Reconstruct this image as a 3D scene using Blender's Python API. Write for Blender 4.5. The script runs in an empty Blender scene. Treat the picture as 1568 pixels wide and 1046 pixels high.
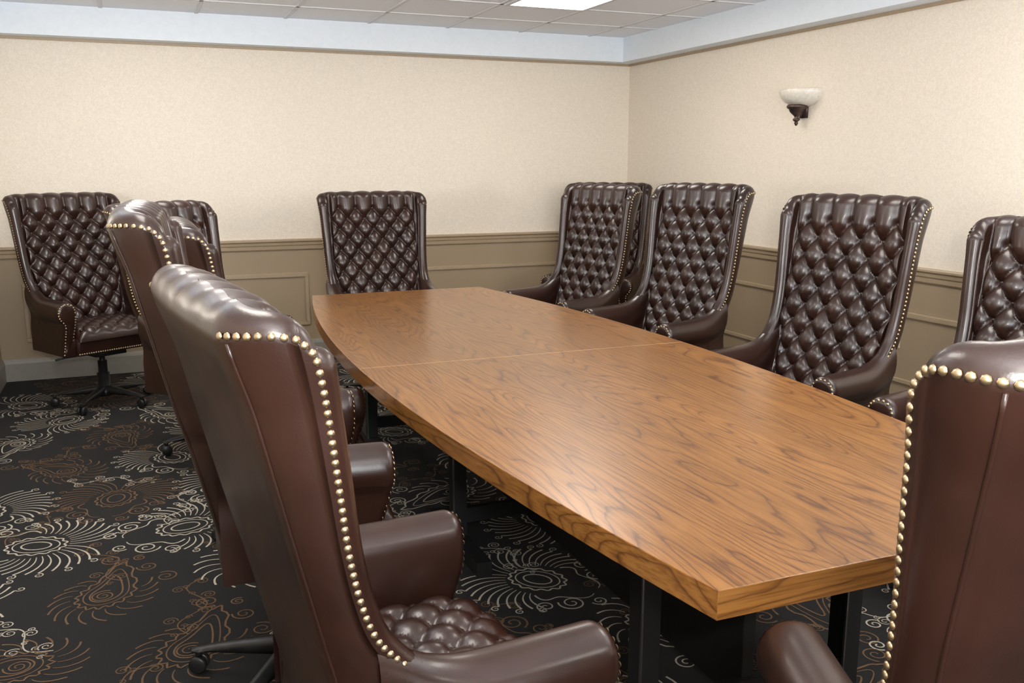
import bpy, bmesh, math, random
import numpy as np
from mathutils import Vector, Matrix
random.seed(7)
scene = bpy.context.scene
try:
    scene.view_settings.view_transform = 'Standard'
    scene.view_settings.look = 'None'
except Exception as e:
    print(e)
pi = math.pi
# ------------------------------------------------------------------ materials
def new_mat(name):
    m = bpy.data.materials.new(name); m.use_nodes = True
    nt = m.node_tree
    b = nt.nodes.get('Principled BSDF')
    return m, nt, b
def N(nt, typ, **kw):
    n = nt.nodes.new(typ)
    for k, v in kw.items():
        if k in n.inputs.keys(): n.inputs[k].default_value = v
        else: setattr(n, k, v)
    return n
def setin(b, name, v):
    if name in b.inputs.keys(): b.inputs[name].default_value = v
def ramp(nt, fac, stops):
    r = nt.nodes.new('ShaderNodeValToRGB')
    while len(r.color_ramp.elements) < len(stops): r.color_ramp.elements.new(0.5)
    for e, (p, c) in zip(r.color_ramp.elements, stops):
        e.position = p; e.color = (c[0], c[1], c[2], 1)
    nt.links.new(fac, r.inputs['Fac'])
    return r
def bump(nt, b, height, strength, dist):
    bp = nt.nodes.new('ShaderNodeBump')
    bp.inputs['Strength'].default_value = strength
    bp.inputs['Distance'].default_value = dist
    nt.links.new(height, bp.inputs['Height'])
    nt.links.new(bp.outputs['Normal'], b.inputs['Normal'])
def simple(name, col, rough=0.5, metal=0.0, noise=0.0, nscale=30, bumpd=0.0):
    m, nt, b = new_mat(name)
    setin(b, 'Roughness', rough); setin(b, 'Metallic', metal)
    tc = N(nt, 'ShaderNodeTexCoord')
    n = N(nt, 'ShaderNodeTexNoise', Scale=nscale, Detail=4.0)
    nt.links.new(tc.outputs['Object'], n.inputs['Vector'])
    lo = [c*(1-noise) for c in col]; hi = [min(1, c*(1+noise)) for c in col]
    r = ramp(nt, n.outputs['Fac'], [(0.3, lo), (0.7, hi)])
    nt.links.new(r.outputs['Color'], b.inputs['Base Color'])
    if bumpd: bump(nt, b, n.outputs['Fac'], 0.5, bumpd)
    return m
def leather_mat():
    m, nt, b = new_mat('oxblood_leather')
    tc = N(nt, 'ShaderNodeTexCoord')
    n1 = N(nt, 'ShaderNodeTexNoise', Scale=5.0, Detail=3.0, Roughness=0.5)
    nt.links.new(tc.outputs['Object'], n1.inputs['Vector'])
    r = ramp(nt, n1.outputs['Fac'], [(0.3, (0.016, 0.0062, 0.0040)), (0.7, (0.030, 0.0106, 0.0066))])
    nt.links.new(r.outputs['Color'], b.inputs['Base Color'])
    r2 = ramp(nt, n1.outputs['Fac'], [(0.3, (0.28,)*3), (0.75, (0.35,)*3)])
    nt.links.new(r2.outputs['Color'], b.inputs['Roughness'])
    n2 = N(nt, 'ShaderNodeTexNoise', Scale=260.0, Detail=2.0)
    nt.links.new(tc.outputs['Object'], n2.inputs['Vector'])
    n3 = N(nt, 'ShaderNodeTexNoise', Scale=14.0, Detail=1.0)
    nt.links.new(tc.outputs['Object'], n3.inputs['Vector'])
    mx = N(nt, 'ShaderNodeMath', operation='MULTIPLY_ADD')
    nt.links.new(n3.outputs['Fac'], mx.inputs[0]); mx.inputs[1].default_value = 4.0
    nt.links.new(n2.outputs['Fac'], mx.inputs[2])
    bump(nt, b, mx.outputs[0], 0.25, 0.0007)
    setin(b, 'Specular IOR Level', 0.55)
    setin(b, 'Coat Weight', 0.12); setin(b, 'Coat Roughness', 0.14)
    return m
def wood_mat(name, axis):
    m, nt, b = new_mat(name)
    tc = N(nt, 'ShaderNodeTexCoord')
    mp = N(nt, 'ShaderNodeMapping')
    mp.inputs['Scale'].default_value = (1.0, 0.105, 1.0) if axis == 'y' else (0.105, 1.0, 1.0)
    nt.links.new(tc.outputs['Object'], mp.inputs['Vector'])
    n1 = N(nt, 'ShaderNodeTexNoise', Scale=3.2, Detail=2.2, Roughness=0.5, Distortion=0.3)
    nt.links.new(mp.outputs['Vector'], n1.inputs['Vector'])
    nw = N(nt, 'ShaderNodeTexNoise', Scale=13.0, Detail=3.0)
    mpw = N(nt, 'ShaderNodeMapping')
    mpw.inputs['Scale'].default_value = (1.0, 0.32, 1.0) if axis == 'y' else (0.32, 1.0, 1.0)
    nt.links.new(tc.outputs['Object'], mpw.inputs['Vector'])
    nt.links.new(mpw.outputs['Vector'], nw.inputs['Vector'])
    mu = N(nt, 'ShaderNodeMath', operation='MULTIPLY'); mu.inputs[1].default_value = 40.0
    nt.links.new(n1.outputs['Fac'], mu.inputs[0])
    ad = N(nt, 'ShaderNodeMath', operation='MULTIPLY_ADD'); ad.inputs[1].default_value = 1.7
    nt.links.new(nw.outputs['Fac'], ad.inputs[0]); nt.links.new(mu.outputs[0], ad.inputs[2])
    fr = N(nt, 'ShaderNodeMath', operation='FRACT')
    nt.links.new(ad.outputs[0], fr.inputs[0])
    r = ramp(nt, fr.outputs[0], [(0.0, (0.235, 0.101, 0.023)), (0.45, (0.285, 0.127, 0.031)), (0.78, (0.240, 0.103, 0.024)), (0.93, (0.120, 0.047, 0.012)), (1.0, (0.224, 0.095, 0.022))])
    mp2 = N(nt, 'ShaderNodeMapping')
    mp2.inputs['Scale'].default_value = (170.0, 5.0, 170.0) if axis == 'y' else (5.0, 170.0, 170.0)
    nt.links.new(tc.outputs['Object'], mp2.inputs['Vector'])
    n2 = N(nt, 'ShaderNodeTexNoise', Scale=1.0, Detail=3.0)
    nt.links.new(mp2.outputs['Vector'], n2.inputs['Vector'])
    r2 = ramp(nt, n2.outputs['Fac'], [(0.36, (0.56, 0.48, 0.40)), (0.55, (1, 1, 1))])
    n3 = N(nt, 'ShaderNodeTexNoise', Scale=2.2, Detail=2.0)
    nt.links.new(mp.outputs['Vector'], n3.inputs['Vector'])
    r3 = ramp(nt, n3.outputs['Fac'], [(0.3, (0.76, 0.74, 0.72)), (0.7, (1.12, 1.1, 1.08))])
    a = N(nt, 'ShaderNodeMix', data_type='RGBA', blend_type='MULTIPLY'); a.inputs[0].default_value = 0.75
    nt.links.new(r.outputs['Color'], a.inputs[6]); nt.links.new(r2.outputs['Color'], a.inputs[7])
    c = N(nt, 'ShaderNodeMix', data_type='RGBA', blend_type='MULTIPLY'); c.inputs[0].default_value = 1.0
    nt.links.new(a.outputs[2], c.inputs[6]); nt.links.new(r3.outputs['Color'], c.inputs[7])
    nt.links.new(c.outputs[2], b.inputs['Base Color'])
    setin(b, 'Roughness', 0.31); setin(b, 'Coat Weight', 0.15); setin(b, 'Coat Roughness', 0.18)
    bump(nt, b, n2.outputs['Fac'], 0.12, 0.0003)
    return m
def wall_mat(name, upper, lower, zsplit=0.9):
    m, nt, b = new_mat(name)
    g = N(nt, 'ShaderNodeNewGeometry')
    sp = N(nt, 'ShaderNodeSeparateXYZ')
    nt.links.new(g.outputs['Position'], sp.inputs[0])
    gt = N(nt, 'ShaderNodeMath', operation='GREATER_THAN'); gt.inputs[1].default_value = zsplit
    nt.links.new(sp.outputs['Z'], gt.inputs[0])
    v = N(nt, 'ShaderNodeTexNoise', Scale=55.0, Detail=2.0, Distortion=2.0)
    nt.links.new(g.outputs['Position'], v.inputs['Vector'])
    r = ramp(nt, v.outputs['Fac'], [(0.42, [c*0.945 for c in upper]), (0.58, [min(1, c*1.035) for c in upper])])
    mx = N(nt, 'ShaderNodeMix', data_type='RGBA')
    nt.links.new(gt.outputs[0], mx.inputs[0])
    mx.inputs[6].default_value = (*lower, 1)
    nt.links.new(r.outputs['Color'], mx.inputs[7])
    nt.links.new(mx.outputs[2], b.inputs['Base Color'])
    rr = ramp(nt, v.outputs['Fac'], [(0.42, (0.62,)*3), (0.58, (0.48,)*3)])
    nt.links.new(rr.outputs['Color'], b.inputs['Roughness'])
    ml = N(nt, 'ShaderNodeMath', operation='MULTIPLY')
    nt.links.new(v.outputs['Fac'], ml.inputs[0]); nt.links.new(gt.outputs[0], ml.inputs[1])
    bump(nt, b, ml.outputs[0], 0.4, 0.002)
    return m
M_leather = leather_mat()
M_brass = simple('antique_brass', (0.42, 0.32, 0.195), 0.34, 0.95, 0.2, 60)
M_black = simple('black_metal', (0.02, 0.02, 0.02), 0.35, 0.3, 0.3)
M_woodY = wood_mat('oak_laminate', 'y')
M_woodX = wood_mat('oak_laminate_end', 'x')
M_upper = (0.765, 0.690, 0.585)
M_lower = (0.325, 0.245, 0.158)
M_wall = wall_mat('wallpaper_and_wainscot', M_upper, M_lower)
M_trim = simple('taupe_trim_paint', (0.37, 0.28, 0.182), 0.4, 0, 0.04)
M_soffit = simple('soffit_paint', (0.76, 0.82, 0.88), 0.55, 0, 0.02)
M_base = simple('baseboard_paint', (0.27, 0.25, 0.215), 0.45, 0, 0.04)
M_tbar = simple('ceiling_grid_metal', (0.66, 0.66, 0.67), 0.5, 0, 0.02)
M_tile = simple('ceiling_tile', (0.86, 0.88, 0.93), 0.9, 0, 0.05, 160, 0.002)
M_gloss = simple('black_laminate', (0.005, 0.0048, 0.0048), 0.6, 0, 0.2)
M_chrome = simple('chrome', (0.30, 0.30, 0.32), 0.3, 1.0, 0.05)
M_bronze = simple('aged_bronze', (0.09, 0.06, 0.05), 0.4, 0.7, 0.3)
M_seam = simple('seam_line', (0.45, 0.28, 0.13), 0.5, 0, 0.1)
M_plastic = simple('ivory_plastic', (0.6, 0.53, 0.42), 0.4, 0, 0.02)
M_cream = simple('carpet_cream_yarn', (0.43, 0.385, 0.31), 0.95, 0, 0.35, 400)
M_brown = simple('carpet_brown_yarn', (0.130, 0.074, 0.035), 0.95, 0, 0.35, 400)
M_carpet = simple('carpet_dark', (0.0062, 0.0056, 0.0055), 0.95, 0, 0.4, 500, 0.003)
mg, nt, b = new_mat('frosted_glass')
n = N(nt, 'ShaderNodeTexNoise', Scale=12.0)
r = ramp(nt, n.outputs['Fac'], [(0.3, (0.62, 0.58, 0.51)), (0.7, (0.75, 0.71, 0.63))])
nt.links.new(r.outputs['Color'], b.inputs['Base Color']); setin(b, 'Roughness', 0.3)
M_glass = mg
def emit(name, col, s):
    m, nt, b = new_mat(name)
    n = N(nt, 'ShaderNodeTexNoise', Scale=200.0)
    r = ramp(nt, n.outputs['Fac'], [(0.3, [c*0.97 for c in col]), (0.7, col)])
    nt.links.new(r.outputs['Color'], b.inputs['Emission Color'])
    setin(b, 'Base Color', (0.8, 0.8, 0.8, 1)); setin(b, 'Emission Strength', s)
    return m
M_lamp = emit('troffer_diffuser', (1.0, 0.945, 0.87), 12.5)
M_window_glow = emit('assumed_window_glow', (0.75, 0.88, 1.0), 2.0)  # glow for the pane of the assumed window behind the camera

# ------------------------------------------------------------------ mesh builder
class MB:
    def __init__(s): s.v = []; s.f = []; s.m = []
    def grid(s, P, cu=False, cv=False, mat=0):
        P = np.asarray(P, float); n, m = P.shape[:2]; o = len(s.v)
        s.v += [tuple(p) for p in P.reshape(-1, 3)]
        for i in range(n if cu else n-1):
            for j in range(m if cv else m-1):
                a = o+i*m+j; b_ = o+((i+1) % n)*m+j
                c = o+((i+1) % n)*m+(j+1) % m; d = o+i*m+(j+1) % m
                s.f.append((a, b_, c, d)); s.m.append(mat)
    def box(s, x0, x1, y0, y1, z0, z1, mat=0):
        o = len(s.v)
        s.v += [(x0,y0,z0),(x1,y0,z0),(x1,y1,z0),(x0,y1,z0),(x0,y0,z1),(x1,y0,z1),(x1,y1,z1),(x0,y1,z1)]
        for q in [(0,3,2,1),(4,5,6,7),(0,1,5,4),(1,2,6,5),(2,3,7,6),(3,0,4,7)]:
            s.f.append(tuple(o+k for k in q)); s.m.append(mat)
    def tube(s, pts, r, mat=0, k=8, cap=True):
        pts = [Vector(p) for p in pts]; rows = []
        rr = r if hasattr(r, '__len__') else [r]*len(pts)
        for i, p in enumerate(pts):
            t = (pts[min(i+1, len(pts)-1)]-pts[max(i-1, 0)]).normalized()
            a = Vector((0, 0, 1)) if abs(t.z) < 0.9 else Vector((1, 0, 0))
            u = t.cross(a).normalized(); w = t.cross(u)
            rows.append([tuple(p+(u*math.cos(2*pi*j/k)+w*math.sin(2*pi*j/k))*rr[i]) for j in range(k)])
        if cap:
            rows = [[tuple(pts[0])]*k]+rows+[[tuple(pts[-1])]*k]
        s.grid(rows, False, True, mat)
    def nail(s, p, nrm, r, mat=1, flat=0.6, k=8):
        p = Vector(p); n = Vector(nrm).normalized()
        a = Vector((0, 0, 1)) if abs(n.z) < 0.9 else Vector((1, 0, 0))
        u = n.cross(a).normalized(); w = n.cross(u); rows = []
        for i in range(4):
            ph = i/3*pi/2
            rows.append([tuple(p+(u*math.cos(2*pi*j/k)+w*math.sin(2*pi*j/k))*r*math.cos(ph)*1.0+n*r*flat*math.sin(ph)) for j in range(k)])
        s.grid(rows, False, True, mat)
    def lathe(s, prof, cx, cy, a0=0, a1=2*pi, k=32, mat=0):
        rows = []
        full = abs(a1-a0-2*pi) < 1e-4
        for (r_, z) in prof:
            rows.append([(cx+r_*math.cos(a0+(a1-a0)*j/k), cy+r_*math.sin(a0+(a1-a0)*j/k), z) for j in range(k if full else k+1)])
        s.grid(rows, False, full, mat)
    def mesh(s, name, mats, smooth=True, merge=1e-5, recalc=True):
        me = bpy.data.meshes.new(name)
        me.from_pydata(s.v, [], s.f); me.update()
        for m in mats: me.materials.append(m)
        me.polygons.foreach_set('material_index', s.m)
        bm = bmesh.new(); bm.from_mesh(me)
        bmesh.ops.remove_doubles(bm, verts=bm.verts, dist=merge)
        bmesh.ops.dissolve_degenerate(bm, edges=bm.edges, dist=1e-6)
        if recalc: bmesh.ops.recalc_face_normals(bm, faces=bm.faces)
        for f in bm.faces: f.smooth = smooth
        bm.to_mesh(me); bm.free()
        return me
    def obj(s, name, mats, smooth=False, **kw):
        o = bpy.data.objects.new(name, s.mesh(name, mats, smooth, **kw))
        scene.collection.objects.link(o); return o
def box_obj(name, x0, x1, y0, y1, z0, z1, mat, bev=0):
    mb = MB(); mb.box(x0, x1, y0, y1, z0, z1)
    o = mb.obj(name, [mat])
    if bev:
        md = o.modifiers.new('bevel', 'BEVEL'); md.width = bev; md.segments = 2
    return o
def hint(xs, ys):
    xs = list(xs); ys = list(ys); n = len(xs)
    tg = []
    for i in range(n):
        a = max(i-1, 0); c = min(i+1, n-1)
        tg.append((ys[c]-ys[a])/(xs[c]-xs[a]))
    def f(x):
        if x <= xs[0]: return ys[0]
        if x >= xs[-1]: return ys[-1]
        for i in range(n-1):
            if x <= xs[i+1]:
                h = xs[i+1]-xs[i]; t = (x-xs[i])/h
                return ((2*t**3-3*t*t+1)*ys[i]+(t**3-2*t*t+t)*h*tg[i]+(-2*t**3+3*t*t)*ys[i+1]+(t**3-t*t)*h*tg[i+1])
    return f
def sst(a, b_, x):
    t = min(1, max(0, (x-a)/(b_-a))); return t*t*(3-2*t)

# ------------------------------------------------------------------ chair (front = +X)
HW, HB = 0.026, 0.031
CREST = 1.306
f_wing = hint([0.38, 0.62, 0.68, 0.73, 0.78, 0.84, 0.93, 1.05, 1.18, 1.28, 1.36],
              [-0.10, -0.045, -0.075, -0.125, -0.167, -0.192, -0.212, -0.227, -0.244, -0.265, -0.285])
f_W = hint([0.38, 0.7, 0.95, 1.15, 1.38], [0.318, 0.330, 0.340, 0.350, 0.360])
def fo(z): return -0.200-max(0, z-0.45)*0.240
def sec(z):
    fc = fo(z)+HB; Wc = f_W(z)-HW; ft = f_wing(z)-HW
    RC = min(0.055, max(0.018, (ft-fc)*0.72))
    L1 = Wc-RC; L2 = pi/2*RC; L3 = max(0.008, ft-(fc+RC))
    return fc, Wc, L1, L2, L3
def cpos(z, t):
    fc, Wc, L1, L2, L3 = sec(z); RC = L2/(pi/2)
    if t <= L1: return (fc, t), (-1, 0)
    if t <= L1+L2:
        th = (t-L1)/RC
        return (fc+RC*(1-math.cos(th)), L1+RC*math.sin(th)), (-math.cos(th), math.sin(th))
    d = t-L1-L2
    return (fc+RC+d, Wc+0.10*d), (-0.0995, 0.995)
def hthick(z, t, L1, L2):
    k = sst(1.14, 1.26, z)
    return HB+0.010*k+(HW-HB-0.004*k)*sst(L1, L1+L2, t)
Z0T, Z0B, PX, PZ = 1.205, 0.505, 0.112, 0.134
def tuft(t, z, px=PX, pz=PZ, zlo=Z0B, zhi=Z0T, amp=0.037):
    zz = min(max(z, zlo), zhi)-zhi
    t2 = t+0.004*math.sin(23*z+31*t); z2 = zz+0.004*math.sin(19*t+27*z)
    a = t/px+zz/pz; b_ = t/px-zz/pz
    g = abs(math.sin(pi*a))*abs(math.sin(pi*b_))
    h = amp*(g**0.40)*(1+0.12*math.sin(41*t2)*math.sin(37*z2))
    ra = round(a); rb = round(b_)
    bt = (ra+rb)/2*px; bz = (ra-rb)/2*pz
    dz = (z-zhi) - bz
    r2 = (t-bt)**2+dz**2
    h -= 0.012*math.exp(-r2/(0.017**2))
    return h
def ztop(s_, d):
    z = CREST-0.003*(min(abs(s_), .37)/0.36)**2
    rr = 0.055
    if d < rr:
        dd = rr-max(d, 0); z -= rr-math.sqrt(max(0, rr*rr-dd*dd))
    return z
def chair_mesh():
    mb = MB()
    half = []
    for i in range(14): half.append(('o', 'a', i/14))
    for i in range(8): half.append(('o', 'b', i/8))
    for i in range(8): half.append(('o', 'c', i/8))
    for i in range(9): half.append(('t', 'c', pi/2-pi*i/8))
    for i in range(7, -1, -1): half.append(('i', 'c', i/8))
    for i in range(13, -1, -1): half.append(('i', 'b', i/14))
    for i in range(45, -1, -1): half.append(('i', 'a', i/46))
    RZ = 140; K = 9; ZB = 0.38
    zr = 1.25
    fc, Wc, L1r, L2r, L3r = sec(zr); Tr = L1r+L2r+L3r
    def item(it, row):
        kind, zone, fr = it
        if kind == 't': tr_ = Tr
        else: tr_ = {'a': fr*L1r, 'b': L1r+fr*L2r, 'c': L1r+L2r+fr*L3r}[zone]
        (cf, cs), _ = cpos(zr, tr_)
        hcap = hthick(1.27, tr_, L1r, L2r)
        zt = ztop(cs, Tr-tr_ if kind != 't' else 0)-hcap
        if row <= RZ: z = ZB+(zt-ZB)*row/RZ; ph = 0
        else: z = zt; ph = (row-RZ)/K*pi/2
        fc, Wc, L1, L2, L3 = sec(z)
        if kind == 't': t = L1+L2+L3
        else: t = {'a': fr*L1, 'b': L1+fr*L2, 'c': L1+L2+fr*L3}[zone]
        hh = hthick(z, t, L1, L2)
        (cf, cs), (nf, ns) = cpos(z, t)
        if kind == 'o': of, os_ = nf*hh, ns*hh
        elif kind == 't': of, os_ = hh*math.cos(fr), hh*math.sin(fr)
        else:
            m = 1-sst(L1-0.03, L1+0.75*L2, t)
            zz = z+hcap*math.sin(ph)
            dsp = (tuft(t, zz))*m*sst(0.42, 0.52, z)
            of, os_ = -nf*(hh+dsp), -ns*(hh+dsp)
        if kind == 'o' and zone == 'a':
            of -= 0.010*(1-fr*fr)
        zz = z+hcap*math.sin(ph)
        if ph > 0 and zone in 'ab' and kind != 't':
            m = 1-sst(L1-0.03, L1+0.75*L2, t)
            pl = (abs(math.sin(pi*t/PX))**0.6)
            zz += 0.010*pl*m*math.sin(ph)
        return (cf+of*math.cos(ph), cs+os_*math.cos(ph), zz)
    rows = []
    for r_ in range(RZ+K+1):
        hp = [item(it, r_) for it in half]
        left = [(p[0], -p[1], p[2]) for p in hp[1:-1]][::-1]
        rows.append(hp+left)
    mb.grid(rows, False, True, 0)
    for ra in range(-9, 10):
        for rb in range(-9, 26):
            t = (ra+rb)/2*PX; z = Z0T+(ra-rb)/2*PZ
            if z < Z0B+0.03 or z > Z0T+0.001 or abs(t) > 0.27: continue
            (cf, cs), (nf, ns) = cpos(z, abs(t)); sg = 1 if t >= 0 else -1
            fc, Wc, L1, L2, L3 = sec(z)
            k = hthick(z, 0, L1, L2)-0.010
            mb.nail((cf-nf*k, sg*(cs-ns*k), z), (-nf, -ns*sg, 0.2), 0.011, 0, 0.7)
    NR = 0.0061
    for sg in (1, -1):
        path = []
        z = 0.710
        ZN = CREST-0.033
        R_ = 0.050; zend = ZN-0.042
        while z < zend:
            path.append((0.000, z)); z += 0.003
        for i in range(1, 30):
            a = i/30*pi/2
            path.append((R_*(1-math.cos(a)), zend+0.042*math.sin(a)))
        fc, Wc, L1, L2, L3 = sec(1.27); dmax = L2*0.85+L3
        d = R_
        while d < dmax:
            path.append((d, ZN-1.6*(d-R_)**2)); d += 0.003
        pts = []
        for (d, z) in path:
            fc, Wc, L1, L2, L3 = sec(z); T = L1+L2+L3; t = T-d
            (cf, cs), (nf, ns) = cpos(z, t)
            hh = hthick(z, t, L1, L2)
            pts.append((Vector((cf+nf*hh, sg*(cs+ns*hh), z)), Vector((nf, ns*sg, 0.15))))
        acc = 0; last = pts[0][0]
        mb.nail(pts[0][0], pts[0][1], NR)
        for p, n_ in pts[1:]:
            acc += (p-last).length; last = p
            if acc >= 0.0138:
                mb.nail(p, n_, NR); acc = 0
        wp = []
        for i in range(40):
            z = 0.39+(CREST-0.045-0.39)*i/39
            fc, Wc, L1, L2, L3 = sec(z); t = L1+0.30*L2
            (cf, cs), (nf, ns) = cpos(z, t); hh = hthick(z, t, L1, L2)
            wp.append((cf+nf*(hh+0.000), sg*(cs+ns*(hh)), z))
        mb.tube(wp, 0.0032, 0, 6)
    # arms
    sx = [0.262, 0.258, 0.254, 0.250, 0.254, 0.274, 0.304, 0.336, 0.361, 0.371, 0.365, 0.348, 0.334, 0.329, 0.328, 0.328]
    sz = [0.40, 0.48, 0.555, 0.618, 0.660, 0.688, 0.698, 0.692, 0.670, 0.636, 0.604, 0.582, 0.560, 0.52, 0.45, 0.365]
    par = list(range(len(sx)))
    fs, fz = hint(par, sx), hint(par, sz)
    NP = 60
    prof = [(fs(i/(NP-1)*(len(sx)-1)), fz(i/(NP-1)*(len(sx)-1))) for i in range(NP)]
    rise = hint([-0.20, -0.15, -0.10, -0.04, 0.04, 0.32], [0.08, 0.050, 0.022, 0.005, 0.000, -0.004])
    FE = 0.212
    for sg in (1, -1):
        rows = []
        def P(f, s_, z, ins=0.0):
            m = (0.302, min(max(z, 0.42), 0.636))
            dx, dz = s_-m[0], z-m[1]; L = math.hypot(dx, dz)
            k = max(0, 1-ins/max(L, 1e-6))
            if ins > 1: k = 0
            s2, z2 = m[0]+dx*k, m[1]+dz*k
            up = sst(0.48, 0.66, z)
            ff = f-0.045*(1-sst(0.40, 0.60, z2))*sst(0.03, 0.21, f)
            nar = 1-0.35*sst(0.0, 0.20, -f)*sst(0.5, 0.56, z)
            return (ff, sg*(m[0]+(s2-m[0])*nar), z2+rise(f)*up)
        for i in range(30):
            f = -0.20+(FE+0.20)*i/29
            rows.append([P(f, s_, z) for s_, z in prof])
        for i in range(1, 8):
            a = i/7*pi/2; r_ = 0.030
            rows.append([P(FE+r_*math.sin(a), s_, z, r_*(1-math.cos(a))) for s_, z in prof])
        rows.append([P(FE+0.030+0.004, s_, z, 0.045) for s_, z in prof])
        rows.append([P(FE+0.034, s_, z, 9) for s_, z in prof])
        mb.grid(rows, False, False, 0)
        pts = [Vector(P(FE+0.0235, s_, z, 0.0125)) for s_, z in prof]
        acc = 0.02; last = pts[0]
        for p in pts:
            acc += (p-last).length; last = p
            if acc >= 0.0140:
                mb.nail(p, (1, sg*0.0, 0.15), 0.0060); acc = 0
    def rbox(x0, x1, y, z0, z1, r_=0.02):
        rows = []
        for i in range(9):
            a = -pi/2+pi*i/8
            zz = (z0+r_ if a < 0 else z1-r_)+r_*math.sin(a)
            ins = r_*(1-math.cos(a)); ring = []
            for (cx, cy, a0) in [(x1-r_, y-r_, 0), (x0+r_, y-r_, pi/2), (x0+r_, -y+r_, pi), (x1-r_, -y+r_, 3*pi/2)]:
                for k in range(5):
                    b_ = a0+k/4*pi/2
                    ring.append((cx+(r_-ins)*math.cos(b_), cy+(r_-ins)*math.sin(b_), zz))
            rows.append(ring)
        c = ((x0+x1)/2, 0)
        rows = [[(c[0], 0, z0)]*20]+rows+[[(c[0], 0, z1)]*20]
        mb.grid(rows, False, True, 0)
    rbox(-0.195, 0.200, 0.322, 0.355, 0.470)
    rbox(0.10, 0.232, 0.262, 0.36, 0.475)
    y = -0.252
    while y <= 0.253:
        mb.nail((0.231, y, 0.374), (1, 0, 0), 0.0060); mb.nail((0.231, y, 0.458), (1, 0, 0), 0.0060); y += 0.0144
    rows = []
    nf_, ns_ = 74, 74
    SC, SH = 0.036, 0.222
    SB = 0.452
    px = 0.108
    for i in range(nf_+1):
        row = []
        u = -1+2*i/nf_
        u2 = math.sin(u*pi/2)*0.35+u*0.65
        for j in range(ns_+1):
            v = -1+2*j/ns_
            v2 = math.sin(v*pi/2)*0.35+v*0.65
            x = SC+u2*SH; y = v2*0.258
            e = max(0, (1-abs(u2)**7))**0.5*max(0, (1-abs(v2)**9))**0.5
            a = y/px+(x+0.02)/px; b_ = y/px-(x+0.02)/px
            g = abs(math.sin(pi*a))*abs(math.sin(pi*b_))
            ra, rb = round(a), round(b_)
            by = (ra+rb)/2*px; bx = (ra-rb)/2*px-0.02
            h = 0.019*g**0.45-0.009*math.exp(-((x-bx)**2+(y-by)**2)/0.015**2)
            msk = 1-sst(0.86, 0.99, abs(u2))
            z = SB+e*(0.062+0.020*(1-u2*u2)+h*msk+0.010*(1-msk))
            row.append((x, y, z))
        rows.append(row)
    mb.grid(rows, False, False, 0)
    for ra in range(-6, 7):
        for rb in range(-6, 7):
            by = (ra+rb)/2*px; bx = (ra-rb)/2*px-0.02
            if abs(by) < 0.24 and -0.12 < bx < 0.22:
                ux = (bx-SC)/SH
                mb.nail((bx, by, SB+0.062+0.020*(1-ux*ux)-0.009), (0, 0, 1), 0.011, 0, 0.6)
    mb.box(-0.13, 0.12, -0.10, 0.10, 0.318, 0.358, 2)
    mb.lathe([(0.0, 0.33), (0.018, 0.33), (0.018, 0.16), (0.0, 0.16)], 0, 0, k=16, mat=2)
    mb.tube([(0.02, -0.08, 0.335), (0.03, -0.20, 0.335), (0.04, -0.31, 0.325)], 0.006, 2)
    body = mb.mesh('wingback_chair_body', [M_leather, M_brass, M_black], True)
    mb = MB()
    mb.lathe([(0.0, 0.28), (0.028, 0.28), (0.028, 0.20), (0.038, 0.20), (0.038, 0.10), (0.055, 0.095), (0.055, 0.055), (0.0, 0.05)], 0, 0, k=20, mat=0)
    for i in range(5):
        a = 2*pi*i/5+0.3
        c, s_ = math.cos(a), math.sin(a); rows = []
        for k in range(9):
            u = k/8; rr = 0.03+u*0.28; w = 0.026-0.010*u; zt = 0.118-0.030*u-0.012*u*u; zb_ = 0.068+0.004*u
            ring = []
            for (dw, zz) in [(-w, zb_), (-w, zt-0.010), (-w*0.6, zt), (w*0.6, zt), (w, zt-0.010), (w, zb_)]:
                ring.append((c*rr-s_*dw, s_*rr+c*dw, zz))
            rows.append(ring)
        end = [(c*0.32, s_*0.32, 0.075)]*6
        mb.grid([rows[0]]+rows+[end], False, True, 0)
        cx, cy = c*0.295, s_*0.295
        mb.lathe([(0, 0.075), (0.010, 0.075), (0.010, 0.045), (0, 0.045)], cx, cy, k=8, mat=0)
        for o_ in (-0.014, 0.014):
            rows = []
            for (rr, ax) in [(0.0, -0.009), (0.022, -0.009), (0.027, -0.005), (0.027, 0.005), (0.022, 0.009), (0.0, 0.009)]:
                ring = []
                for k in range(16):
                    b_ = 2*pi*k/16
                    lx = rr*math.cos(b_); lz = 0.0275+rr*math.sin(b_); ly = o_+ax
                    ring.append((cx+c*lx-s_*ly, cy+s_*lx+c*ly, lz))
                rows.append(ring)
            mb.grid(rows, False, True, 0)
    base = mb.mesh('wingback_chair_base', [M_black], True)
    return body, base
CH, CB = chair_mesh()
print('chair verts', len(CH.vertices))
CHT = CH.copy(); CHT.name = 'wingback_chair_body_tall'
co_ = np.empty(len(CHT.vertices)*3); CHT.vertices.foreach_get('co', co_)
zz_ = co_[2::3]; up_ = np.clip(zz_-0.72, 0, None)/0.58*0.078
co_[2::3] = zz_+up_; CHT.vertices.foreach_set('co', co_); CHT.update()
chairs = [  # x, y, facing angle, raise, tall
    (0.450, 1.62, 7, 0.0, 0),    # near left
    (0.352, 2.58, -3, 0.088, 0),
    (0.495, 3.60, 0, -0.014, 0),
    (0.35, 5.00, -45, -0.006, 0),
    (-0.27, 6.25, -60, 0.010, 0),
    (1.44, 5.68, -90, 0.014, 0),
    (3.30, 6.40, 225, -0.033, 1),
    (2.54, 5.40, 192, -0.020, 1),
    (2.61, 4.33, 192, 0.004, 1),
    (2.64, 3.17, 192, -0.025, 1),
    (2.65, 2.13, 190, 0.004, 0),
    (1.222, 0.875, 68, 0.014, 0),
]
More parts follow.
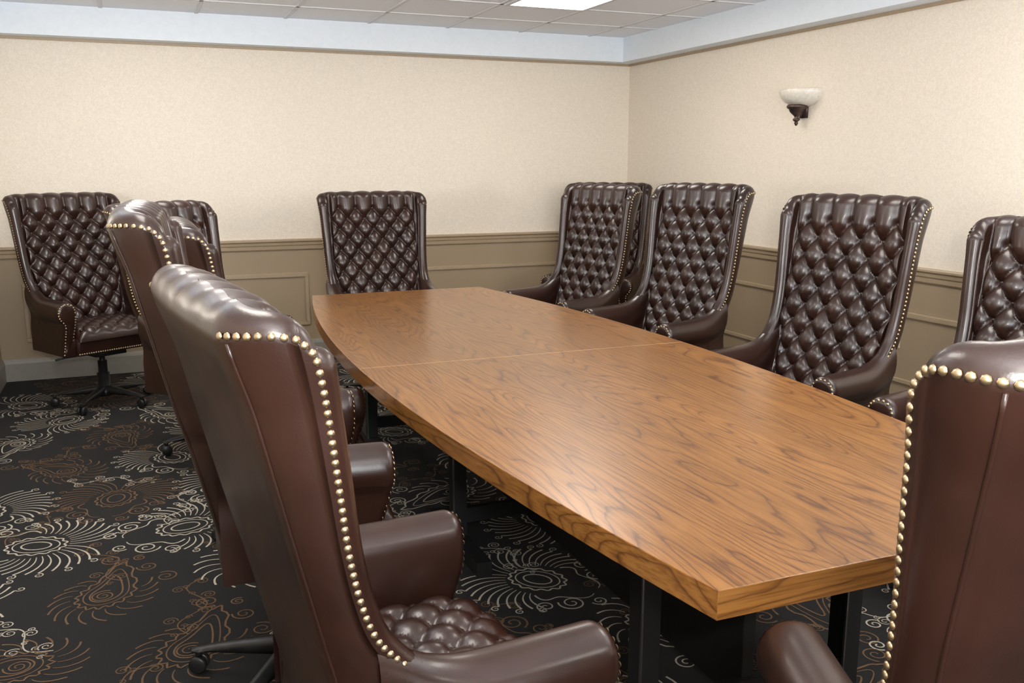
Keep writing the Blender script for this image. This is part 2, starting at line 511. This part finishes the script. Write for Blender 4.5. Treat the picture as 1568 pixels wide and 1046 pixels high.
for x, y, a, dz, tall in chairs:
    o = bpy.data.objects.new('wingback_office_chair', None)
    scene.collection.objects.link(o)
    o.location = (x, y, 0.004); o.rotation_euler = (0, 0, math.radians(a))
    p = bpy.data.objects.new('upholstered_body', CHT if tall else CH); scene.collection.objects.link(p); p.parent = o; p.location = (0, 0, dz)
    p = bpy.data.objects.new('star_base', CB); scene.collection.objects.link(p); p.parent = o

# ------------------------------------------------------------------ conference table
tb = bpy.data.objects.new('conference_table', None); scene.collection.objects.link(tb)
TX, TY0, TY1 = 1.42, 1.26, 5.30; TM = (TY0+TY1)/2
def hwid(y): return 0.515+0.185*(1-((y-TM)/((TY1-TY0)/2))**2)
def top_half(name, y0, y1):
    bm = bmesh.new(); n_ = 40
    pts = [(TX-hwid(y0+(y1-y0)*i/n_), y0+(y1-y0)*i/n_) for i in range(n_+1)]
    pts += [(TX+hwid(y1-(y1-y0)*i/n_), y1-(y1-y0)*i/n_) for i in range(n_+1)]
    vs = [bm.verts.new((x, y, 0.76)) for x, y in pts]
    f = bm.faces.new(vs)
    r_ = bmesh.ops.extrude_face_region(bm, geom=[f])
    for v in r_['geom']:
        if isinstance(v, bmesh.types.BMVert): v.co.z = 0.702
    bmesh.ops.recalc_face_normals(bm, faces=bm.faces)
    bm.normal_update()
    for f in bm.faces:
        f.material_index = 1 if abs(f.normal.y) > 0.9 else 0
    me = bpy.data.meshes.new(name); bm.to_mesh(me); bm.free()
    me.materials.append(M_woodY); me.materials.append(M_woodX)
    o = bpy.data.objects.new(name, me); scene.collection.objects.link(o); o.parent = tb
    md = o.modifiers.new('bevel', 'BEVEL'); md.width = 0.0018; md.segments = 2; md.limit_method = 'ANGLE'
top_half('tabletop_near', TY0, TM-0.0008)
top_half('tabletop_far', TM+0.0008, TY1)
o = box_obj('tabletop_seam', TX-0.695, TX+0.695, TM-0.0015, TM+0.0015, 0.71, 0.7602, M_seam); o.parent = tb
for i, yc in enumerate((1.83, 3.28, 4.73)):
    mb = MB()
    for xx in (1.10, 1.74):
        mb.box(xx-0.026, xx+0.026, yc-0.032, yc+0.032, 0.05, 0.70, 0)
        mb.box(xx-0.030, xx+0.030, yc-0.30, yc+0.30, 0.0, 0.055, 0)
        mb.box(xx-0.031, xx-0.026, yc-0.037, yc-0.030, 0.05, 0.70, 1)
    mb.box(1.10, 1.74, yc-0.02, yc+0.02, 0.62, 0.702, 0)
    mb.box(1.10, 1.74, yc-0.015, yc+0.015, 0.10, 0.16, 0)
    o = mb.obj('trestle_leg_%d' % (i+1), [M_gloss, M_chrome], merge=1e-7); o.parent = tb
o = box_obj('added_light_blocker', 1.40, 1.44, 1.83, 4.73, 0.08, 0.70, M_gloss, 0.003); o.parent = tb  # added panel that blocks light and darkens the space under the table
o = box_obj('underside_apron', 0.98, 1.86, 1.45, 5.10, 0.655, 0.702, M_gloss, 0.003); o.parent = tb

# ------------------------------------------------------------------ room
X0, X1, Y0, Y1, ZC = -0.95, 4.0, -1.9, 7.17, 2.54
box_obj('floor', X0-0.1, X1+0.1, Y0-0.1, Y1+0.1, -0.1, 0.0, M_carpet)
box_obj('ceiling', X0-0.1, X1+0.1, Y0-0.1, Y1+0.1, ZC, ZC+0.1, M_tile)
box_obj('wall_back', X0-0.1, X1+0.1, Y1, Y1+0.1, 0, ZC, M_wall)
box_obj('wall_right', X1, X1+0.1, Y0, Y1, 0, ZC, M_wall)
box_obj('wall_left', X0-0.1, X0, Y0, Y1, 0, ZC, M_wall)
mb = MB()
WX0, WX1, WZ0, WZ1 = -0.3, 2.1, 0.95, 2.2  # opening for the assumed window, out of view
mb.box(X0-0.1, WX0, Y0-0.1, Y0, 0, ZC); mb.box(WX1, X1+0.1, Y0-0.1, Y0, 0, ZC)
mb.box(WX0, WX1, Y0-0.1, Y0, 0, WZ0); mb.box(WX0, WX1, Y0-0.1, Y0, WZ1, ZC)
mb.obj('wall_front', [M_wall], merge=1e-7)
mb = MB()
mb.box(WX0, WX1, Y0-0.09, Y0-0.08, WZ0, WZ1, 0)
for xx in (WX0, (WX0+WX1)/2-0.02, WX1-0.04): mb.box(xx, xx+0.04, Y0-0.08, Y0-0.02, WZ0, WZ1, 1)
mb.box(WX0, WX1, Y0-0.08, Y0-0.02, WZ0, WZ0+0.04, 1); mb.box(WX0, WX1, Y0-0.08, Y0-0.02, WZ1-0.04, WZ1, 1)
mb.obj('assumed_window', [M_window_glow, M_soffit], merge=1e-7)  # assumed window with a glowing pane, added unseen behind the camera
D = 0.15
mb = MB(); mb.box(X0, X1, Y1-D, Y1, 2.345, ZC); mb.box(X1-D, X1, Y0, Y1-D, 2.345, ZC); mb.box(X0, X0+D, Y0, Y1-D, 2.345, ZC)
mb.obj('trim_soffit', [M_soffit], merge=1e-7)
mb = MB(); mb.box(X0, X1, Y1-0.018, Y1, 2.328, 2.345); mb.box(X1-0.018, X1, Y0, Y1-0.018, 2.328, 2.345)
mb.obj('trim_soffit_bead', [M_trim], merge=1e-7)
def run(name, prof, side):
    mb = MB()
    if side == 'back': rows = [[(X0, Y1-d, z) for d, z in prof], [(X1, Y1-d, z) for d, z in prof]]
    elif side == 'right': rows = [[(X1-d, Y0, z) for d, z in prof], [(X1-d, Y1, z) for d, z in prof]]
    else: rows = [[(X0+d, Y0, z) for d, z in prof], [(X0+d, Y1, z) for d, z in prof]]
    mb.grid(rows, False, True)
    return mb
rail = [(0, 0.945), (0.030, 0.945), (0.034, 0.938), (0.034, 0.928), (0.024, 0.918), (0.022, 0.900), (0.016, 0.892), (0.014, 0.868), (0.008, 0.860), (0, 0.860)]
bb = [(0, 0.155), (0.008, 0.155), (0.014, 0.140), (0.018, 0.125), (0.018, 0.0), (0, 0.0)]
for i, sd in enumerate(('back', 'right', 'left')):
    run('r', rail, sd).obj('trim_%d' % (i+1), [M_trim])
    run('b', bb, sd).obj('baseboard_'+sd, [M_base])
def frame(mb, side, a0, a1, z0, z1, w=0.028, d=0.014):
    segs = [(a0, a1, z1-w, z1), (a0, a1, z0, z0+w), (a0, a0+w, z0+w, z1-w), (a1-w, a1, z0+w, z1-w)]
    for (p, q, r_, s_) in segs:
        if side == 'back': mb.box(p, q, Y1-d, Y1, r_, s_)
        elif side == 'right': mb.box(X1-d, X1, p, q, r_, s_)
        else: mb.box(X0, X0+d, p, q, r_, s_)
mb = MB()
for a0, a1 in ((-0.78, 1.20), (1.40, 3.85)): frame(mb, 'back', a0, a1, 0.27, 0.685)
for a0, a1 in ((5.0, 7.0), (2.7, 4.8), (0.4, 2.5), (-1.8, 0.2)):
    frame(mb, 'right', a0, a1, 0.27, 0.685)
    frame(mb, 'left', a0, a1, 0.27, 0.685)
o = mb.obj('trim_panel_moulding', [M_trim], merge=1e-7)
md = o.modifiers.new('bevel', 'BEVEL'); md.width = 0.005; md.segments = 2
mb = MB()
gx, gy = 2.31, 5.87
x = gx-0.61*5
while x < X1-0.1:
    if x > X0+D: mb.box(x-0.012, x+0.012, Y0, Y1-D, ZC-0.006, ZC)
    x += 0.61
y = gy-0.61*12
while y < Y1-0.1:
    if y > Y0: mb.box(X0+D, X1-D, y-0.012, y+0.012, ZC-0.006, ZC)
    y += 0.61
mb.obj('trim_ceiling_grid', [M_tbar], merge=1e-7)
for (tx, ty) in ((2.31, 5.87), (0.48-0.61, 4.65+1.22), (2.31, 5.87-0.61*5), (-0.13, 5.87-0.61*5), (2.31, 5.87-0.61*10), (-0.13, 5.87-0.61*10)):  # first fixture is in view; the others are assumed, out of view
    mb = MB()
    x0, x1, y1 = tx+0.012, tx+0.598, ty-0.012; y0 = ty-1.22+0.012
    mb.box(x0+0.03, x1-0.03, y0+0.03, y1-0.03, ZC-0.012, ZC-0.002, 0)
    mb.box(x0, x0+0.03, y0, y1, ZC-0.016, ZC-0.001, 1); mb.box(x1-0.03, x1, y0, y1, ZC-0.016, ZC-0.001, 1)
    mb.box(x0+0.03, x1-0.03, y0, y0+0.03, ZC-0.016, ZC-0.001, 1); mb.box(x0+0.03, x1-0.03, y1-0.03, y1, ZC-0.016, ZC-0.001, 1)
    mb.obj('ceiling_light', [M_lamp, M_tbar], merge=1e-7)
# sconce
mb = MB()
SY, SZ = 4.88, 1.965
mb.lathe([(0.160, SZ+0.004), (0.158, SZ+0.006), (0.152, SZ+0.002), (0.148, SZ-0.012), (0.10, SZ-0.06), (0.03, SZ-0.085)], X1, SY, pi/2, 3*pi/2, 40, 0)
mb.lathe([(0.160, SZ+0.004), (0.163, SZ-0.004), (0.159, SZ-0.022), (0.148, SZ-0.046), (0.126, SZ-0.070), (0.095, SZ-0.088), (0.045, SZ-0.100), (0.0, SZ-0.104)], X1, SY, pi/2, 3*pi/2, 40, 0)
cx = X1-0.062
mb.lathe([(0.0, SZ-0.088), (0.058, SZ-0.088), (0.066, SZ-0.098), (0.062, SZ-0.108), (0.050, SZ-0.116), (0.044, SZ-0.132), (0.030, SZ-0.146), (0.016, SZ-0.158), (0.012, SZ-0.168), (0.022, SZ-0.176), (0.022, SZ-0.184), (0.010, SZ-0.194), (0.013, SZ-0.204), (0.006, SZ-0.216), (0.0, SZ-0.220)], cx, SY, k=28, mat=1)
mb.box(X1-0.012, X1, SY-0.035, SY+0.035, SZ-0.17, SZ-0.06, 1)
mb.tube([(X1-0.005, SY, SZ-0.14), (X1-0.03, SY, SZ-0.145), (cx, SY, SZ-0.135)], 0.010, 1)
mb.obj('wall_sconce', [M_glass, M_bronze], True)
mb = MB(); mb.box(X1-0.006, X1, 3.94, 4.01, 0.47, 0.585, 0)
for zz in (0.505, 0.55): mb.box(X1-0.008, X1-0.006, 3.958, 3.992, zz-0.013, zz+0.013, 1)
mb.obj('wall_outlet', [M_plastic, M_trim], merge=1e-7)

# ------------------------------------------------------------------ carpet pattern
cm = MB()
zoff = [0.0012]
WS = 0.68
def ribbon(pts, w, mat):
    pts = [Vector((p[0], p[1])) for p in pts]; rows = []
    n_ = len(pts)
    for i, p in enumerate(pts):
        t = pts[min(i+1, n_-1)]-pts[max(i-1, 0)]
        if t.length < 1e-9: t = Vector((1, 0))
        t.normalize(); nn = Vector((-t.y, t.x))
        ww = (w(i/(n_-1)) if callable(w) else w)*WS
        a = p+nn*ww/2; b_ = p-nn*ww/2
        rows.append([(a.x, a.y, zoff[0]), (b_.x, b_.y, zoff[0])])
    for rw in rows:
        for q in rw:
            if not (X0+0.02 < q[0] < X1-0.02 and Y0+0.02 < q[1] < Y1-0.02): return
    cm.grid(rows, False, False, mat)
def motif(cx, cy, rot, sc, mat, kind):
    c, s_ = math.cos(rot), math.sin(rot)
    def T(x, y): return (cx+sc*(c*x-s_*y), cy+sc*(s_*x+c*y))
    def closed(fr, ft_, w, n_=48, ex=1.0):
        ribbon([T(fr(a)*math.cos(a)*ex, ft_(a)*math.sin(a)) for a in [2*pi*i/n_ for i in range(n_+1)]], w*sc, mat)
    def spiral(x, y, r0, turns, a0, dr, w):
        n_ = int(18*turns)+4; pts = []
        for i in range(n_+1):
            u = i/n_; a = a0+dr*turns*2*pi*u; r_ = r0*(1-0.85*u)
            pts.append(T(x+r_*math.cos(a), y+r_*math.sin(a)))
        ribbon(pts, lambda u: w*sc*(1-0.3*u), mat)
    if kind == 0:
        closed(lambda a: 0.048, lambda a: 0.040, 0.010, ex=1.25)
        closed(lambda a: 0.078, lambda a: 0.070, 0.008, ex=1.2)
        closed(lambda a: 0.102+0.006*math.cos(14*a), lambda a: 0.092+0.006*math.cos(14*a), 0.012, 84, 1.15)
        n_ = 23
        for k in range(n_):
            a = -1.75+3.5*k/(n_-1)
            L = 0.10+0.085*math.cos(a*0.8); r0 = 0.130
            pts = []
            for i in range(10):
                u = i/9; r_ = r0+L*u; aa = a+0.30*u*u*(1 if a > 0 else -1)
                pts.append(T(r_*math.cos(aa), r_*math.sin(aa)))
            ribbon(pts, lambda u: sc*(0.005+0.008*u), mat)
            if k % 2 == 0 :
                r_ = r0+L+0.022; aa = a+0.30*(1 if a > 0 else -1)
                spiral(r_*math.cos(aa), r_*math.sin(aa), 0.020, 1.3, aa+pi, 1 if a > 0 else -1, 0.008)
        for sg in (1, -1):
            pts = []
            for i in range(26):
                u = i/25; a = pi*0.60+1.15*u; r_ = 0.145+0.10*u+0.02*math.sin(9*u)
                pts.append(T(r_*math.cos(a), sg*r_*math.sin(a)))
            ribbon(pts, lambda u: sc*0.012*(1-0.5*u), mat)
            spiral(-0.20, sg*0.135, 0.055, 1.8, 0.4*sg, sg, 0.011)
            spiral(-0.12, sg*0.205, 0.040, 1.6, 2.0*sg, -sg, 0.010)
            spiral(-0.29, sg*0.075, 0.034, 1.5, 1.0*sg, sg, 0.010)
    elif kind == 1:
        for q, w in ((1.0, 0.012), (0.78, 0.007), (0.56, 0.010)):
            pts = []
            for i in range(61):
                a = 2*pi*i/60
                r_ = (0.13+0.012*math.cos(16*a)*(q == 1.0))*q
                x = r_*math.cos(a); y = r_*math.sin(a)*0.8
                tail = max(0, math.cos(a))**4
                x += 0.16*tail*q; y += 0.09*tail*q
                pts.append(T(x-0.05, y))
            ribbon(pts, w*sc, mat)
        spiral(-0.07, 0.0, 0.05, 2.2, 0, 1, 0.009)
        for k in range(15):
            a = 0.9+4.4*k/14
            pts = []
            for i in range(8):
                u = i/7; r_ = 0.150+(0.06+0.05*math.sin(k*0.22))*u; aa = a+0.35*u*u
                pts.append(T(-0.05+r_*math.cos(aa), 0.85*r_*math.sin(aa)))
            ribbon(pts, lambda u: sc*(0.005+0.007*u), mat)
        for (x, y, r_, a, d) in ((0.22, -0.03, 0.045, 2, 1), (0.26, 0.16, 0.05, -2, -1), (0.14, -0.16, 0.05, 1, -1), (0.30, 0.05, 0.03, 0, 1)):
            spiral(x, y, r_, 1.7, a, d, 0.010)
    else:
        pts = []
        for i in range(50):
            u = i/49; pts.append(T(-0.36+0.72*u, 0.07*math.sin(u*2*pi*1.5)))
        ribbon(pts, lambda u: sc*0.012, mat)
        for k in range(7):
            u = (k+0.5)/7; x = -0.36+0.72*u; y = 0.07*math.sin(u*2*pi*1.5); sg = 1 if k % 2 else -1
            spiral(x+0.02, y+sg*0.055, 0.045, 1.7, -sg*pi/2, sg, 0.011)
            spiral(x-0.05, y-sg*0.035, 0.022, 1.3, sg*pi/2, -sg, 0.010)
y = Y0+0.3
k = 0
SXP, SYP = 0.57, 0.50
while y < Y1:
    x = X0+0.20+(0.28 if k % 2 else 0); j = 0
    while x < X1:
        mat = 0 if (j+k) % 2 == 0 else 1
        if random.random() < 0.12: mat = 1-mat
        zoff[0] = 0.0010+0.0004*random.random()
        motif(x+random.uniform(-.04, .04), y+random.uniform(-.04, .04), random.uniform(0, 2*pi), random.uniform(0.84, 1.0), mat, [0, 0, 1, 0, 1][(j*2+k*3) % 5])
        x += SXP; j += 1
    zoff[0] = 0.0009
    x = X0+0.47+(0 if k % 2 else 0.28); j = 0
    while x < X1:
        motif(x, y+SYP/2, random.uniform(0, pi), 0.58, 1 if (j+k) % 3 else 0, 2)
        x += SXP; j += 1
    y += SYP; k += 1
me = cm.mesh('carpet_pattern', [M_cream, M_brown], False, merge=1e-7, recalc=False)
bm = bmesh.new(); bm.from_mesh(me)
bm.normal_update()
bmesh.ops.reverse_faces(bm, faces=[f for f in bm.faces if f.normal.z < 0]); bm.to_mesh(me); bm.free()
o = bpy.data.objects.new('carpet_pattern', me); scene.collection.objects.link(o)
o.parent = bpy.data.objects['floor']

# ------------------------------------------------------------------ lights
l = bpy.data.lights.new('assumed_window_fill', 'AREA'); l.shape = 'RECTANGLE'; l.size = 2.2; l.size_y = 1.15  # added fill lamp at the assumed window, unseen behind the camera
l.energy = 66; l.color = (0.92, 0.96, 1.0)
o = bpy.data.objects.new('assumed_window_fill', l); scene.collection.objects.link(o)
o.location = ((WX0+WX1)/2, Y0+0.02, (WZ0+WZ1)/2); o.rotation_euler = (math.radians(90), 0, 0)
# added fill light near the camera, aimed up at the ceiling
l = bpy.data.lights.new('bounce_fill', 'AREA'); l.shape = 'DISK'; l.size = 0.25
l.energy = 88; l.color = (1.0, 0.98, 0.95)
o = bpy.data.objects.new('bounce_fill', l); scene.collection.objects.link(o)
o.location = (0.1, -0.25, 1.72)
dirv = Vector((0.30, 0.85, 0.85)); o.rotation_euler = dirv.to_track_quat('-Z', 'Y').to_euler()
# added fill lights without fixtures, brightening the ceiling
for nm, loc, en in (('ceiling_fill_left', (-0.70, 3.4, 1.45), 44), ('ceiling_fill_right', (3.35, 1.1, 1.45), 48)):
    l = bpy.data.lights.new(nm, 'AREA'); l.shape = 'DISK'; l.size = 0.3; l.energy = en; l.color = (0.95, 0.97, 1.0)
    o = bpy.data.objects.new(nm, l); scene.collection.objects.link(o); o.location = loc
    dv = Vector((0.35 if loc[0] < 0 else -0.1, 0.6, 1.1)); o.rotation_euler = dv.to_track_quat('-Z', 'Y').to_euler()
w = bpy.data.worlds.new('world'); scene.world = w; w.use_nodes = True
w.node_tree.nodes['Background'].inputs[0].default_value = (0.8, 0.85, 0.9, 1)
w.node_tree.nodes['Background'].inputs[1].default_value = 0.4

# ------------------------------------------------------------------ camera
th, ph = math.radians(22.1), math.radians(10.9)
F = Vector((math.sin(th)*math.cos(ph), math.cos(th)*math.cos(ph), -math.sin(ph)))
R = Vector((math.cos(th), -math.sin(th), 0)); U = R.cross(F)
cam = bpy.data.cameras.new('camera'); co = bpy.data.objects.new('camera', cam); scene.collection.objects.link(co)
mw = Matrix((( R.x, U.x, -F.x, 0), (R.y, U.y, -F.y, 0), (R.z, U.z, -F.z, 1.5), (0, 0, 0, 1)))
co.matrix_world = mw
cam.sensor_width = 36; cam.lens = 36*1403/1568; cam.clip_start = 0.02
scene.camera = co
